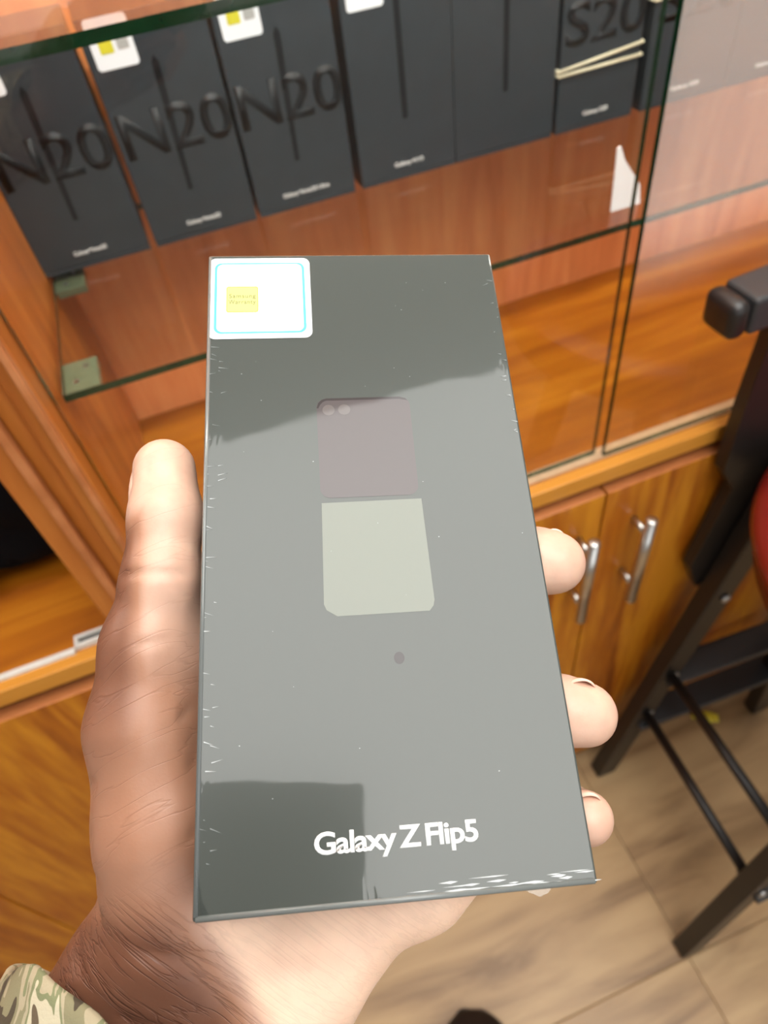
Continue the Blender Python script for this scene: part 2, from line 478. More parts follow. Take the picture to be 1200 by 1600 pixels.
phone_box(-.0150, .0815, 'dark phone box with a white sticker, second from the wooden divider', 'N20', 'Galaxy Note20', .032, True, 'pen')
phone_box(.0855, .1815, 'dark phone box with the longest white lettering, third from the wooden divider', 'N20', 'Galaxy Note20 Ultra', .046, True, 'pen')
phone_box(.1895, .2875, 'dark phone box with a narrow printed bar and short lettering, fourth from the divider', None, 'Galaxy N10', .030, True, 'bar')
phone_box(.2885, .3940, 'dark phone box with a printed dark bar and no white lettering', None, None, .03, False, 'bar')
b6 = phone_box(.3990, .4865, 'dark phone box with two crossing cream rubber bands', 'S20', 'Galaxy S20', .028, False)
phone_box(.4975, .5985, 'dark phone box behind the overlap of the glass doors', 'S20', 'Galaxy S20', .034, False)
phone_box(.6005, .6990, 'dark phone box right of the glass overlap, at the right edge of the photo', 'S20', 'Galaxy S20', .030, False)

def band(x0, x1, z0, z1, y=.232, d=.0753, label=''):
    """rubber band loop hugging the box"""
    bm = bmesh.new(); o = .0014
    pts = [(x0 - o, y - o, z0), (x1 + o, y - o, z1), (x1 + o, y + d + o, z1), (x0 - o, y + d + o, z0)]
    for i in range(4):
        rod(bm, pts[i], pts[(i + 1) % 4], .0014, 10)
    for p in pts: bmesh.ops.create_uvsphere(bm, u_segments=10, v_segments=6, radius=.0014, matrix=Matrix.Translation(p))
    o = obj('rubber_band', bm, M['rubber'], None, True)
    return tag(o, label, 'rubber band', 'rubber bands around the boxes')
band(.3990, .4865, 1.1620, 1.1700, label='upper cream rubber band around the dark box')
band(.3990, .4865, 1.1580, 1.1592, d=.0775, label='lower cream rubber band around the dark box')
band(.4975, .5985, 1.2010, 1.2010, label='cream rubber band around the box behind the glass overlap')

# white card added on the shelf in place of a glass reflection
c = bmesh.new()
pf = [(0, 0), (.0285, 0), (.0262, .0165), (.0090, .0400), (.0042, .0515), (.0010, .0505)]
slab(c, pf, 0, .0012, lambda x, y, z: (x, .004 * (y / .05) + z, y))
o = obj('reflection_card', c, M['refl_white']); o.location = (.3561, .064, SZ + .0005)
tag(o, 'white tapered card standing in for a reflection in the glass, near the shelf front', 'card')

# black bag in the left bay
bm = bmesh.new()
bmesh.ops.create_cube(bm, size=1.0)
bmesh.ops.subdivide_edges(bm, edges=bm.edges, cuts=22, use_grid_fill=True)
for v in bm.verts:
    p = v.co.copy()
    q = p.normalized() * .62 if p.length > 0 else p
    p = p.lerp(q, .22)
    p = Vector((p.x * .36, p.y * .205, p.z * .50))
    nn = noise.noise_vector(p * 17) * .022 + noise.noise_vector(p * 45 + Vector((3, 1, 2))) * .008
    v.co = p + nn
zmin = min(v.co.z for v in bm.verts)
for v in bm.verts:
    v.co.z = max(v.co.z, zmin + .012)
zmin = min(v.co.z for v in bm.verts)
for v in bm.verts: v.co.z -= zmin
xm = max(v.co.x for v in bm.verts)
o = obj('bag', bm, M['bag'], None, True)
o.location = (-.180 - xm, .226, ZD + .0008)
tag(o, 'crumpled black bag on the wooden deck left of the divider', 'bag')

# ------------------------------------------------------------------ bar stool on the right
st = thing('bar_stool', 'black metal bar stool with round red seat and black padded top rail', 'stool', (.60, -.19, 0))
sb = Vector((.60, -.19, 0))
def L(p): return Vector(p) - sb
legs = [((.440, -.036, .004), (.578, -.040, .79)), ((.405, -.345, .004), (.550, -.300, .79)),
        ((.790, -.045, .004), (.680, -.060, .79)), ((.775, -.350, .004), (.680, -.300, .79))]
dirs = []
for i, (a, b) in enumerate(legs):
    lo = obj('leg', bar(bmesh.new(), L(a), L(b), .040, .028, (0, 1, 0), .003), M['stoolblack'], st)
def at(i, z):
    a, b = Vector(legs[i][0]), Vector(legs[i][1]); return a.lerp(b, (z - a.z) / (b.z - a.z))
for za, zb in ((.245, .275), (.365, .395)):
    p, q = at(0, za), at(1, zb)
    ro = obj('footrest_rod', rod(bmesh.new(), L(p), L(q), .0075, 16), M['stoolblack'], st, True)
    for e in (p, q):
        dd = (p - q).normalized()
for i, zz in ((0, .245), (0, .365), (0, .56), (1, .275), (1, .395)):
    p = at(i, zz) + Vector((.004, -.0165, .0))
    b_ = bmesh.new(); bmesh.ops.create_uvsphere(b_, u_segments=14, v_segments=8, radius=.0075, matrix=Matrix.Translation(L(p)) @ Matrix.Diagonal((1, .5, 1, 1)))
    obj('bolt', b_, M['bolt'], st, True)
for (i, j, z0) in ((0, 2, .20), (0, 2, .345), (1, 3, .26)):
    p, q = at(i, z0), at(j, z0)
    obj('cross_bar', bar(bmesh.new(), L(p), L(q), .014, .046, (0, 1, 0), .002), M['stoolgrey'], st)
# upright plates and padded rail
up = bmesh.new()
slab(up, [(.489, 1.03), (.487, .895), (.489, .806), (.514, .765), (.492, .622), (.517, .563), (.56, .59), (.60, .72), (.60, 1.03)], -.024, -.008, lambda x, y, z: L((x, z, y)))
obj('backrest_plate', up, M['stoolblack'], st)
rl = bmesh.new()
bar(rl, L((.432, -.026, 1.036)), L((.76, -.024, 1.058)), .036, .040, (0, 1, 0), .004)
obj('top_rail', rl, M['stoolgrey'], st)
ec = bmesh.new()
bar(ec, L((.411, -.0262, 1.0345)), L((.4315, -.026, 1.036)), .037, .041, (0, 1, 0), .009)
obj('end_cap', ec, M['stoolblack'], st, True)
# seat
def lathe(prof, seg=72, ctr=(0, 0, 0), mi=None):
    bm = bmesh.new(); rings = []
    for r, z in prof:
        rings.append([bm.verts.new((ctr[0] + r * math.cos(2 * math.pi * k / seg), ctr[1] + r * math.sin(2 * math.pi * k / seg), ctr[2] + z)) for k in range(seg)])
    for a, b in zip(rings[:-1], rings[1:]):
        for k in range(seg):
            bm.faces.new((a[k], a[(k + 1) % seg], b[(k + 1) % seg], b[k]))
    bm.faces.new(list(reversed(rings[0]))); bm.faces.new(rings[-1])
    bmesh.ops.recalc_face_normals(bm, faces=bm.faces)
    return bm
sc = L((.622, -.243, .034))
obj('seat_base', lathe([(.17, .742), (.205, .744), (.206, .770), (.19, .772)], ctr=sc), M['redside'], st, True)
obj('seat', lathe([(.19, .7725), (.211, .775), (.218, .785), (.216, .797), (.205, .806), (.17, .811), (.08, .814), (.01, .815)], ctr=sc), M['redseat'], st, True)

# ------------------------------------------------------------------ floor bits
wr = bmesh.new()
bar(wr, (-.018, .012, .006), (.014, -.014, .007), .020, .010, (0, 0, 1), .003)
bar(wr, (.002, -.004, .012), (.020, -.020, .012), .016, .008, (0, 0, 1), .002)
for v in wr.verts: v.co += noise.noise_vector(v.co * 90) * .002
zm = min(v.co.z for v in wr.verts)
for v in wr.verts: v.co.z -= zm
o = obj('wrapper', wr, M['wrapper']); o.location = (.680, -.022, .0005)
tag(o, 'small crumpled yellow wrapper on the wooden floor under the stool', 'wrapper')

# shoe toe: only its front shows at the bottom of the photo
sh = bmesh.new()
rings = []
N = 28
for k in range(25):
    t = k / 24                       # 0 toe .. 1 heel
    y = -t * .285
    hw = .062 * (math.sin(math.pi * min(1, t * 3.4) / 2) ** .42) if t < .295 else .062 - .016 * math.sin((t - .295) / .705 * math.pi * .5)
    if t > .93: hw *= math.sqrt(max(0.02, 1 - ((t - .93) / .07) ** 2))
    hh = .050 * math.sin(math.pi * min(1, t * 3.2) / 2) ** .6 if t < .3 else .050 + .045 * ((t - .3) / .7) ** 1.2
    hw = max(hw, .004); hh = max(hh, .012)
    rings.append([sh.verts.new((hw * math.cos(2 * math.pi * j / N), y, max(0.0, hh * .5 + hh * .5 * math.sin(2 * math.pi * j / N) if True else 0))) for j in range(N)])
for a, b in zip(rings[:-1], rings[1:]):
    for j in range(N): sh.faces.new((a[j], a[(j + 1) % N], b[(j + 1) % N], b[j]))
sh.faces.new(rings[0]); sh.faces.new(list(reversed(rings[-1])))
bmesh.ops.recalc_face_normals(sh, faces=sh.faces)
sho = thing('shoe', 'black rounded shoe toe on the wooden floor at the bottom edge', 'shoe', (.018, -.290, .0))
obj('upper', sh, M['shoe'], sho, True).location = (0, 0, .010)
so = bmesh.new()
pts = []
for k in range(40):
    a = 2 * math.pi * k / 40
    pts.append((.050 * math.cos(a) * (1.0 if math.sin(a) > 0 else .82), -.1425 + .1445 * math.sin(a)))
obj('sole', slab(so, pts, 0.0005, .012), M['stoolblack'], sho)

# ------------------------------------------------------------------ held box frame
HC = Vector((.02433631, -.30566871, 1.26293896))
EX = Vector((.95401127, -.25629526, -.15548389)).normalized()
EY = Vector((.29469125, .89690874, .32971469)); EY = (EY - EX * EY.dot(EX)).normalized()
EZ = EX.cross(EY)
HM = Matrix(((EX.x, EY.x, EZ.x, HC.x), (EX.y, EY.y, EZ.y, HC.y), (EX.z, EY.z, EZ.z, HC.z), (0, 0, 0, 1)))
BW, BL, BT = .0880, .1783, .028

def face_mat():
    """dark printed card under tight clear film: the film gives the strong sheen"""
    m, nt, out = newmat('film_wrapped_dark_card')
    b = nt.nodes.new('ShaderNodeBsdfPrincipled')
    b.inputs['Base Color'].default_value = (.056, .062, .056, 1)
    b.inputs['Roughness'].default_value = .25
    b.inputs['Specular IOR Level'].default_value = .12
    b.inputs['Coat Weight'].default_value = 1.0
    b.inputs['Coat IOR'].default_value = 1.32
    b.inputs['Coat Roughness'].default_value = .035
    tc = nt.nodes.new('ShaderNodeTexCoord')
    n1 = nt.nodes.new('ShaderNodeTexNoise'); n1.inputs['Scale'].default_value = 26
    n2 = nt.nodes.new('ShaderNodeTexNoise'); n2.inputs['Scale'].default_value = 420; n2.inputs['Detail'].default_value = 2
    mp = nt.nodes.new('ShaderNodeMapping'); mp.inputs['Scale'].default_value = (1, .22, 1)
    nt.links.new(tc.outputs['Object'], mp.inputs[0])
    nt.links.new(tc.outputs['Object'], n1.inputs['Vector']); nt.links.new(mp.outputs[0], n2.inputs['Vector'])
    # film puckers close to the edges
    sp = nt.nodes.new('ShaderNodeSeparateXYZ'); nt.links.new(tc.outputs['Object'], sp.inputs[0])
    def mathn(op, a, bb=None):
        n = nt.nodes.new('ShaderNodeMath'); n.operation = op
        for i, v in enumerate((a, bb)):
            if v is None: continue
            if isinstance(v, (int, float)): n.inputs[i].default_value = v
            else: nt.links.new(v, n.inputs[i])
        return n.outputs[0]
    ax = mathn('SUBTRACT', BW / 2, mathn('ABSOLUTE', sp.outputs[0]))
    ay = mathn('SUBTRACT', BL / 2, mathn('ABSOLUTE', sp.outputs[1]))
    d = mathn('MINIMUM', ax, ay)
    mr = nt.nodes.new('ShaderNodeMapRange'); mr.inputs['From Min'].default_value = .0; mr.inputs['From Max'].default_value = .006
    mr.inputs['To Min'].default_value = 1.0; mr.inputs['To Max'].default_value = .02; nt.links.new(d, mr.inputs['Value'])
    h = mathn('ADD', mathn('MULTIPLY', n1.outputs['Fac'], .55), mathn('MULTIPLY', mathn('MULTIPLY', n2.outputs['Fac'], mr.outputs[0]), .35))
    bp = nt.nodes.new('ShaderNodeBump'); bp.inputs['Strength'].default_value = .5; bp.inputs['Distance'].default_value = .0006
    nt.links.new(h, bp.inputs['Height']); nt.links.new(bp.outputs[0], b.inputs['Coat Normal'])
    nt.links.new(b.outputs[0], out.inputs[0])
    return m
M['face'] = face_mat()
def printmat(name, col):
    m = M['face'].copy(); m.name = name
    for n in m.node_tree.nodes:
        if n.type == 'BSDF_PRINCIPLED': n.inputs['Base Color'].default_value = (*col, 1)
    return m
M['mauve'] = printmat('mauve_print', (.070, .058, .058))
M['mauve_dark'] = printmat('mauve_dark_print', (.035, .028, .028))
M['palegrey'] = printmat('pale_grey_green_print', (.145, .157, .130))
M['titlewhite'] = printmat('title_white', (.90, .91, .90))

hb = thing('phone_box', 'large dark film-wrapped phone box held in the hand, facing the camera', 'box', mat=HM)
obj('lid', box(bmesh.new(), (-BW / 2, -BL / 2, -BT * .93), (BW / 2, BL / 2, 0), .0006), M['face'], hb)
obj('base_tray', box(bmesh.new(), (-BW / 2 + .0006, -BL / 2 + .0006, -BT), (BW / 2 - .0006, BL / 2 - .0006, -BT * .94)), M['boxside'], hb)
# printed picture of a phone folded in two halves
obj('dark_picture', slab(bmesh.new(), rrect(-.0132, .0064, .0132, .0370, .0028), 0, .00006), M['mauve'], hb)
arc = [(-.0132, .0340), (-.0127, .0357), (-.0117, .0367), (-.0104, .0371), (.0104, .0371), (.0120, .0366), (.0127, .0358),
       (.0118, .0361), (.0104, .0364), (-.0104, .0364), (-.0113, .0360), (-.0121, .0352), (-.0127, .0340)]
obj('picture_rim', slab(bmesh.new(), arc, .00006, .00010), M['mauve_dark'], hb)
for cx in (-.0099, -.0055):
    obj('lens_print', slab(bmesh.new(), [(cx + .0017 * math.cos(a * math.pi / 12), .0333 + .0017 * math.sin(a * math.pi / 12)) for a in range(24)], .00006, .0001),
        printmat('lens_grey', (.10, .085, .082)), hb)
lp = [(-.0130, .0050), (.0137, .0052), (.0143, -.0228), (.0139, -.0243), (.0128, -.0256), (-.0104, -.0257), (-.0130, -.0240), (-.0136, -.0225)]
obj('pale_picture', slab(bmesh.new(), lp, 0, .00006), M['palegrey'], hb)
obj('dark_dot', slab(bmesh.new(), [(.0041 + .0013 * math.cos(a * math.pi / 10), -.0369 + .0015 * math.sin(a * math.pi / 10)) for a in range(20)], 0, .00005), M['mauve_dark'], hb)
obj('title_lettering', textmesh('Galaxy Z Flip5', .0366, .0060, .00008, Matrix.Translation((.0002, -.0770, .00002)), .022, spacing=.93), M['titlewhite'], hb)
# warranty sticker
sk = obj('sticker', slab(bmesh.new(), rrect(-.0436, .0580, -.0134, .0876, .0022, 8), .00006, .00022), M['sticker'], hb)
obj('blue_outline', ring(bmesh.new(), rrect(-.0420, .0597, -.0150, .0859, .0022, 8), rrect(-.04115, .0604, -.01585, .0853, .0018, 8), .0002, .00026), M['cyan'], sk)
obj('yellow_patch', slab(bmesh.new(), rrect(-.0384, .0674, -.0291, .0768, .0007), .0002, .00026), M['palegreen'], sk)
obj('patch_outline', ring(bmesh.new(), rrect(-.0385, .0673, -.0290, .0769, .0008), rrect(-.0382, .0676, -.0293, .0766, .0006), .00022, .00029), M['yellow'], sk)
obj('patch_lettering', textmesh('Samsung', .0078, .0019, .00004, Matrix.Translation((-.0337, .0731, .00026)), .0, spacing=1.15), M['darkprint'], sk)
obj('patch_lettering', textmesh('Warranty', .0080, .0019, .00004, Matrix.Translation((-.0338, .0709, .00026)), .0, spacing=1.15), M['darkprint'], sk)
# film: puckers along the edges, a painted glint at the bottom, folded flaps
M['filmfleck'] = pbr('film_pucker_glint', (.26, .28, .275), .15, coat=1.0)
M['film'] = glassmat('clear_film', (.93, .94, .94), 1.6, .12)
fk = bmesh.new()
rnd = random.Random(3)
for i in range(46):
    y = rnd.uniform(-.080, .056); x = -BW / 2 + .0005 + rnd.random() ** 2 * .004; l = rnd.uniform(.0004, .0028)
    a = rnd.uniform(-.5, .3); wd = rnd.uniform(.00005, .00013)
    dx, dy = math.cos(a) * l, math.sin(a) * l
    slab(fk, [(x, y - wd), (x + dx, y + dy), (x, y + wd)], .00002, .0001)
for i in range(16):
    y = rnd.uniform(.020, .082); x = BW / 2 - .0004 - rnd.random() ** 2 * .003; l = rnd.uniform(.0004, .002)
    slab(fk, [(x, y - .0001), (x - l, y + rnd.uniform(-.0008, .0008)), (x, y + .0001)], .00002, .0001)
for i in range(26):
    x = rnd.uniform(-.042, .042); y = rnd.uniform(-.07, .085); r = rnd.uniform(.00008, .0002)
    slab(fk, [(x - r, y), (x, y - r * .8), (x + r, y), (x, y + r * .8)], .00002, .0001)
for i in range(34):  # pale slivers paint the glint along the bottom edge
    x = .043 - rnd.random() ** 1.5 * .040; y = -.0885 + rnd.random() ** 2.5 * .0030; l = rnd.uniform(.0015, .0065); wd = rnd.uniform(.00008, .0003)
    slab(fk, [(x - l, y), (x, y - wd), (x + l * .6, y + wd * .3), (x, y + wd)], .00003, .0001)
o = obj('film_puckers_glint', fk, M['filmfleck'], hb); o['kind'] = 'stuff'
# rolled film seams along bottom and left edges
sm = bmesh.new()
rod(sm, (-BW / 2 + .0007, -BL / 2 + .0006, -.0003), (BW / 2 - .0007, -BL / 2 + .0006, -.0003), .0007, 12)
rod(sm, (-BW / 2 + .0007, -BL / 2 + .001, -.0003), (-BW / 2 + .0007, BL / 2 - .001, -.0003), .0006, 12)
obj('film_seam', sm, pbr('film_seam', (.14, .15, .145), .2), hb, True)
fp = bmesh.new()
slab(fp, [(-.0438, -.0885), (-.0405, -.0880), (-.0420, -.0850), (-.0432, -.0790)], .00012, .0004)
obj('film_fold', fp, M['film'], hb)
fp = bmesh.new()
slab(fp, [(.0270, -.0889), (.0345, -.0889), (.0330, -.0903), (.0312, -.0909), (.0290, -.0900)], -.0030, -.0022)
obj('film_tab', fp, M['film'], hb)

# ------------------------------------------------------------------ hand (one continuous surface)
def surface_nets(F, org, h):
    s = F < 0
    nx, ny, nz = F.shape
    acc = np.zeros((nx - 1, ny - 1, nz - 1, 3)); cnt = np.zeros((nx - 1, ny - 1, nz - 1))
    corners = [(i, j, k) for i in (0, 1) for j in (0, 1) for k in (0, 1)]
    def sub(A, c): return A[c[0]:nx - 1 + c[0], c[1]:ny - 1 + c[1], c[2]:nz - 1 + c[2]]
    for a in corners:
        for ax in range(3):
            if a[ax]: continue
            b = list(a); b[ax] = 1
            fa, fb = sub(F, a), sub(F, b)
            m = (fa < 0) != (fb < 0)
            t = np.where(m, fa / np.where(m, fa - fb, 1), 0)
            for q in range(3):
                acc[..., q] += np.where(m, a[q] + (t if q == ax else 0), 0)
            cnt += m
    act = cnt > 0
    idx = -np.ones(act.shape, dtype=np.int64); idx[act] = np.arange(act.sum())
    ii = np.argwhere(act)
    V = (ii + acc[act] / cnt[act][:, None]) * h + np.array(org)
    quads = []
    for ax in range(3):
        sl0 = [slice(None)] * 3; sl1 = [slice(None)] * 3
        sl0[ax] = slice(0, -1); sl1[ax] = slice(1, None)
        a, b = s[tuple(sl0)], s[tuple(sl1)]
        e = np.argwhere(a != b)
        u, v = (ax + 1) % 3, (ax + 2) % 3
        ok = (e[:, u] > 0) & (e[:, v] > 0) & (e[:, u] < F.shape[u] - 1) & (e[:, v] < F.shape[v] - 1)
        e = e[ok]
        def g(du, dv):
            c = e.copy(); c[:, u] -= du; c[:, v] -= dv
            return idx[c[:, 0], c[:, 1], c[:, 2]]
        q = np.stack([g(1, 1), g(0, 1), g(0, 0), g(1, 0)], 1)
        flip = ~a[e[:, 0], e[:, 1], e[:, 2]]
        q[flip] = q[flip][:, ::-1]
        quads.append(q)
    return V, np.concatenate(quads)

def rcone(P, a, b, ra, rb):
    a = np.array(a, float); b = np.array(b, float); d = b - a; L2 = d @ d
    t = np.clip(((P - a) @ d) / L2, 0, 1)
    return np.linalg.norm(P - a - t[..., None] * d, axis=-1) - (ra + (rb - ra) * t)
def smin(a, b, k):
    h = np.clip(.5 + .5 * (b - a) / k, 0, 1)
    return b * (1 - h) + a * h - k * h * (1 - h)

h = .00105
lo = np.array([-.150, -.205, -.110]); hi = np.array([.070, .060, .006])
n = ((hi - lo) / h).astype(int) + 1
gx = [lo[i] + h * np.arange(n[i]) for i in range(3)]
P = np.stack(np.meshgrid(*gx, indexing='ij'), -1) * 1000.0      # mm
def chain(pts, k=2.0):
    F = None
    for (a, b) in zip(pts[:-1], pts[1:]):
        c = rcone(P, a[:3], b[:3], a[3], b[3])
        F = c if F is None else smin(F, c, k)
    return F
palm = chain([(-4, -45, -50, 15), (-22, -78, -50, 17), (-36, -108, -60, 20), (-68, -152, -76, 24), (-92, -190, -88, 27)], 6)
palm = smin(palm, chain([(18, -60, -49, 14), (2, -84, -48, 16.5), (-28, -112, -58, 19.5), (-62, -158, -76, 24)], 6), 9)
palm = smin(palm, chain([(-14, -28, -48, 13.5), (-36, -74, -50, 17), (-66, -108, -62, 22), (-100, -150, -78, 25), (-118, -180, -88, 26)], 6), 9)
palm = smin(palm, chain([(28, -77, -48, 12), (10, -88, -48, 15.5)], 5), 8)
thumb = chain([(-57.0, 22.8, -12.5, 8.7), (-56.0, 8, -13, 9.6), (-57.0, -9, -15, 10.0), (-61, -26, -20, 11.6), (-62.5, -46, -26, 14.2), (-57, -70, -36, 18.5), (-55, -92, -48, 21)], 4)
fm = chain([(-2, -44, -49, 11.5), (34, -15, -47, 9.6), (48, -4, -34, 8.0), (46.5, -9.6, -13.5, 9.0), (51.4, -10.8, -12.5, 8.7)], 3)
fr = chain([(17, -60, -49, 11), (44, -52, -46, 9.2), (52, -50.5, -32, 8.2), (46.5, -50.6, -13.5, 8.6), (52.4, -52.2, -12.5, 8.2)], 3)
fp_ = chain([(28, -77, -48, 9.5), (44, -76, -43, 8.2), (49.5, -75.5, -31, 7.0), (48.6, -76.6, -14, 6.6)], 3)
fi = chain([(-14, -27, -48, 11.5), (-4, 8, -44, 9.8), (10, 28, -40, 8.8), (20, 42, -38, 8)], 3)
thumb = smin(thumb, chain([(-53.5, -8, -24, 7), (-51, -30, -28, 9.5), (-48, -62, -42, 14)], 4), 6)
F = smin(palm, thumb, 10)
F = smin(F, fi, 5)
F = smin(F, fm, 5); F = smin(F, fr, 5); F = smin(F, fp_, 5)
# finger gap: keep fingers separate from each other (they are only joined at the palm)
# box carve: the skin lies flush against the box
q = np.abs(P - np.array([0, 0, -14.0])) - np.array([44.15, 89.3, 14.1])
bd = np.linalg.norm(np.maximum(q, 0), axis=-1) + np.minimum(q.max(-1), 0)
F = np.maximum(F, -(bd - .12))
# creases: shallow grooves
def groove(F, pts, depth, wd):
    d = None
    for a, b in zip(pts[:-1], pts[1:]):
        c = rcone(P, a, b, 0, 0)
        d = c if d is None else np.minimum(d, c)
    return F + depth * np.exp(-(d / wd) ** 2)
F = groove(F, [(-66, -9.5, -8), (-57, -10.5, -4), (-46, -10.5, -8)], .8, 1.2)
F = groove(F, [(-72, -13, -16), (-67, -15, -10)], .7, 1.0)
F = groove(F, [(-72, -7, -16), (-67.5, -6, -10)], .6, .9)
F = groove(F, [(-60, -28, -8), (-48, -26, -10)], .5, 1.2)
F = groove(F, [(-76, -62, -24), (-62, -52, -16), (-46, -42, -18)], .7, 1.6)
F = groove(F, [(-75, -72, -28), (-60, -64, -20), (-47, -56, -20)], .6, 1.4)
F = groove(F, [(-74, -82, -34), (-60, -80, -22), (-46, -72, -20)], .7, 1.6)
F = groove(F, [(-76, -88, -40), (-58, -98, -30), (-38, -104, -32), (-24, -106, -34)], 1.3, 2.4)
F = groove(F, [(-84, -98, -46), (-66, -112, -40), (-46, -124, -42)], 1.0, 2.0)
F = groove(F, [(-92, -108, -52), (-76, -124, -50), (-60, -138, -54)], .8, 1.8)
V, Q = surface_nets(F.astype(np.float64), lo * 1000, h * 1000)
V = V / 1000.0
me = bpy.data.meshes.new('hand')
me.vertices.add(len(V)); me.vertices.foreach_set('co', V.ravel())
me.loops.add(Q.size); me.loops.foreach_set('vertex_index', Q.ravel().astype(np.int32))
me.polygons.add(len(Q)); me.polygons.foreach_set('loop_start', np.arange(0, Q.size, 4, dtype=np.int32))
me.polygons.foreach_set('loop_total', np.full(len(Q), 4, dtype=np.int32))
me.update(calc_edges=True); me.validate()
me.polygons.foreach_set('use_smooth', np.ones(len(me.polygons), dtype=bool))
# skin tone: pale palm-side skin with light painted into the heel, brown back-of-hand skin
nv = len(me.vertices)
co = np.empty(nv * 3); me.vertices.foreach_get('co', co); co = co.reshape(-1, 3) * 1000
no = np.empty(nv * 3); me.vertices.foreach_get('normal', no); no = no.reshape(-1, 3)
def sst(e0, e1, x):
    t = np.clip((x - e0) / (e1 - e0), 0, 1); return t * t * (3 - 2 * t)
x, y, z = co.T
side = sst(-65.0, -57.5, x + .10 * np.maximum(0, y) - .0 * y)
tip = sst(-2, 10, y)
thumbtone = np.maximum(side * (.62 + .38 * sst(-45, -15, y)), tip)
mid = .60 + .06 * np.sin(x * .3)
lowt = sst(-8, 10, x + 50 - (-95 - y) * .55)
heel = sst(-84, -96, y)
tone = np.where(y > -50, thumbtone, mid)
b_ = sst(-62, -38, y)
tone = (thumbtone * b_ + mid * (1 - b_))
tone = .75 * tone * (1 - heel) + (lowt * .97) * heel
tone = np.where((x > 20) & (y > -84), .76, tone)
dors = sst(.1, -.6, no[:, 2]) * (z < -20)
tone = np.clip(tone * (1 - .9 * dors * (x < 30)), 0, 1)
at_ = me.attributes.new('tone', 'FLOAT', 'POINT'); at_.data.foreach_set('value', tone.astype(np.float32))

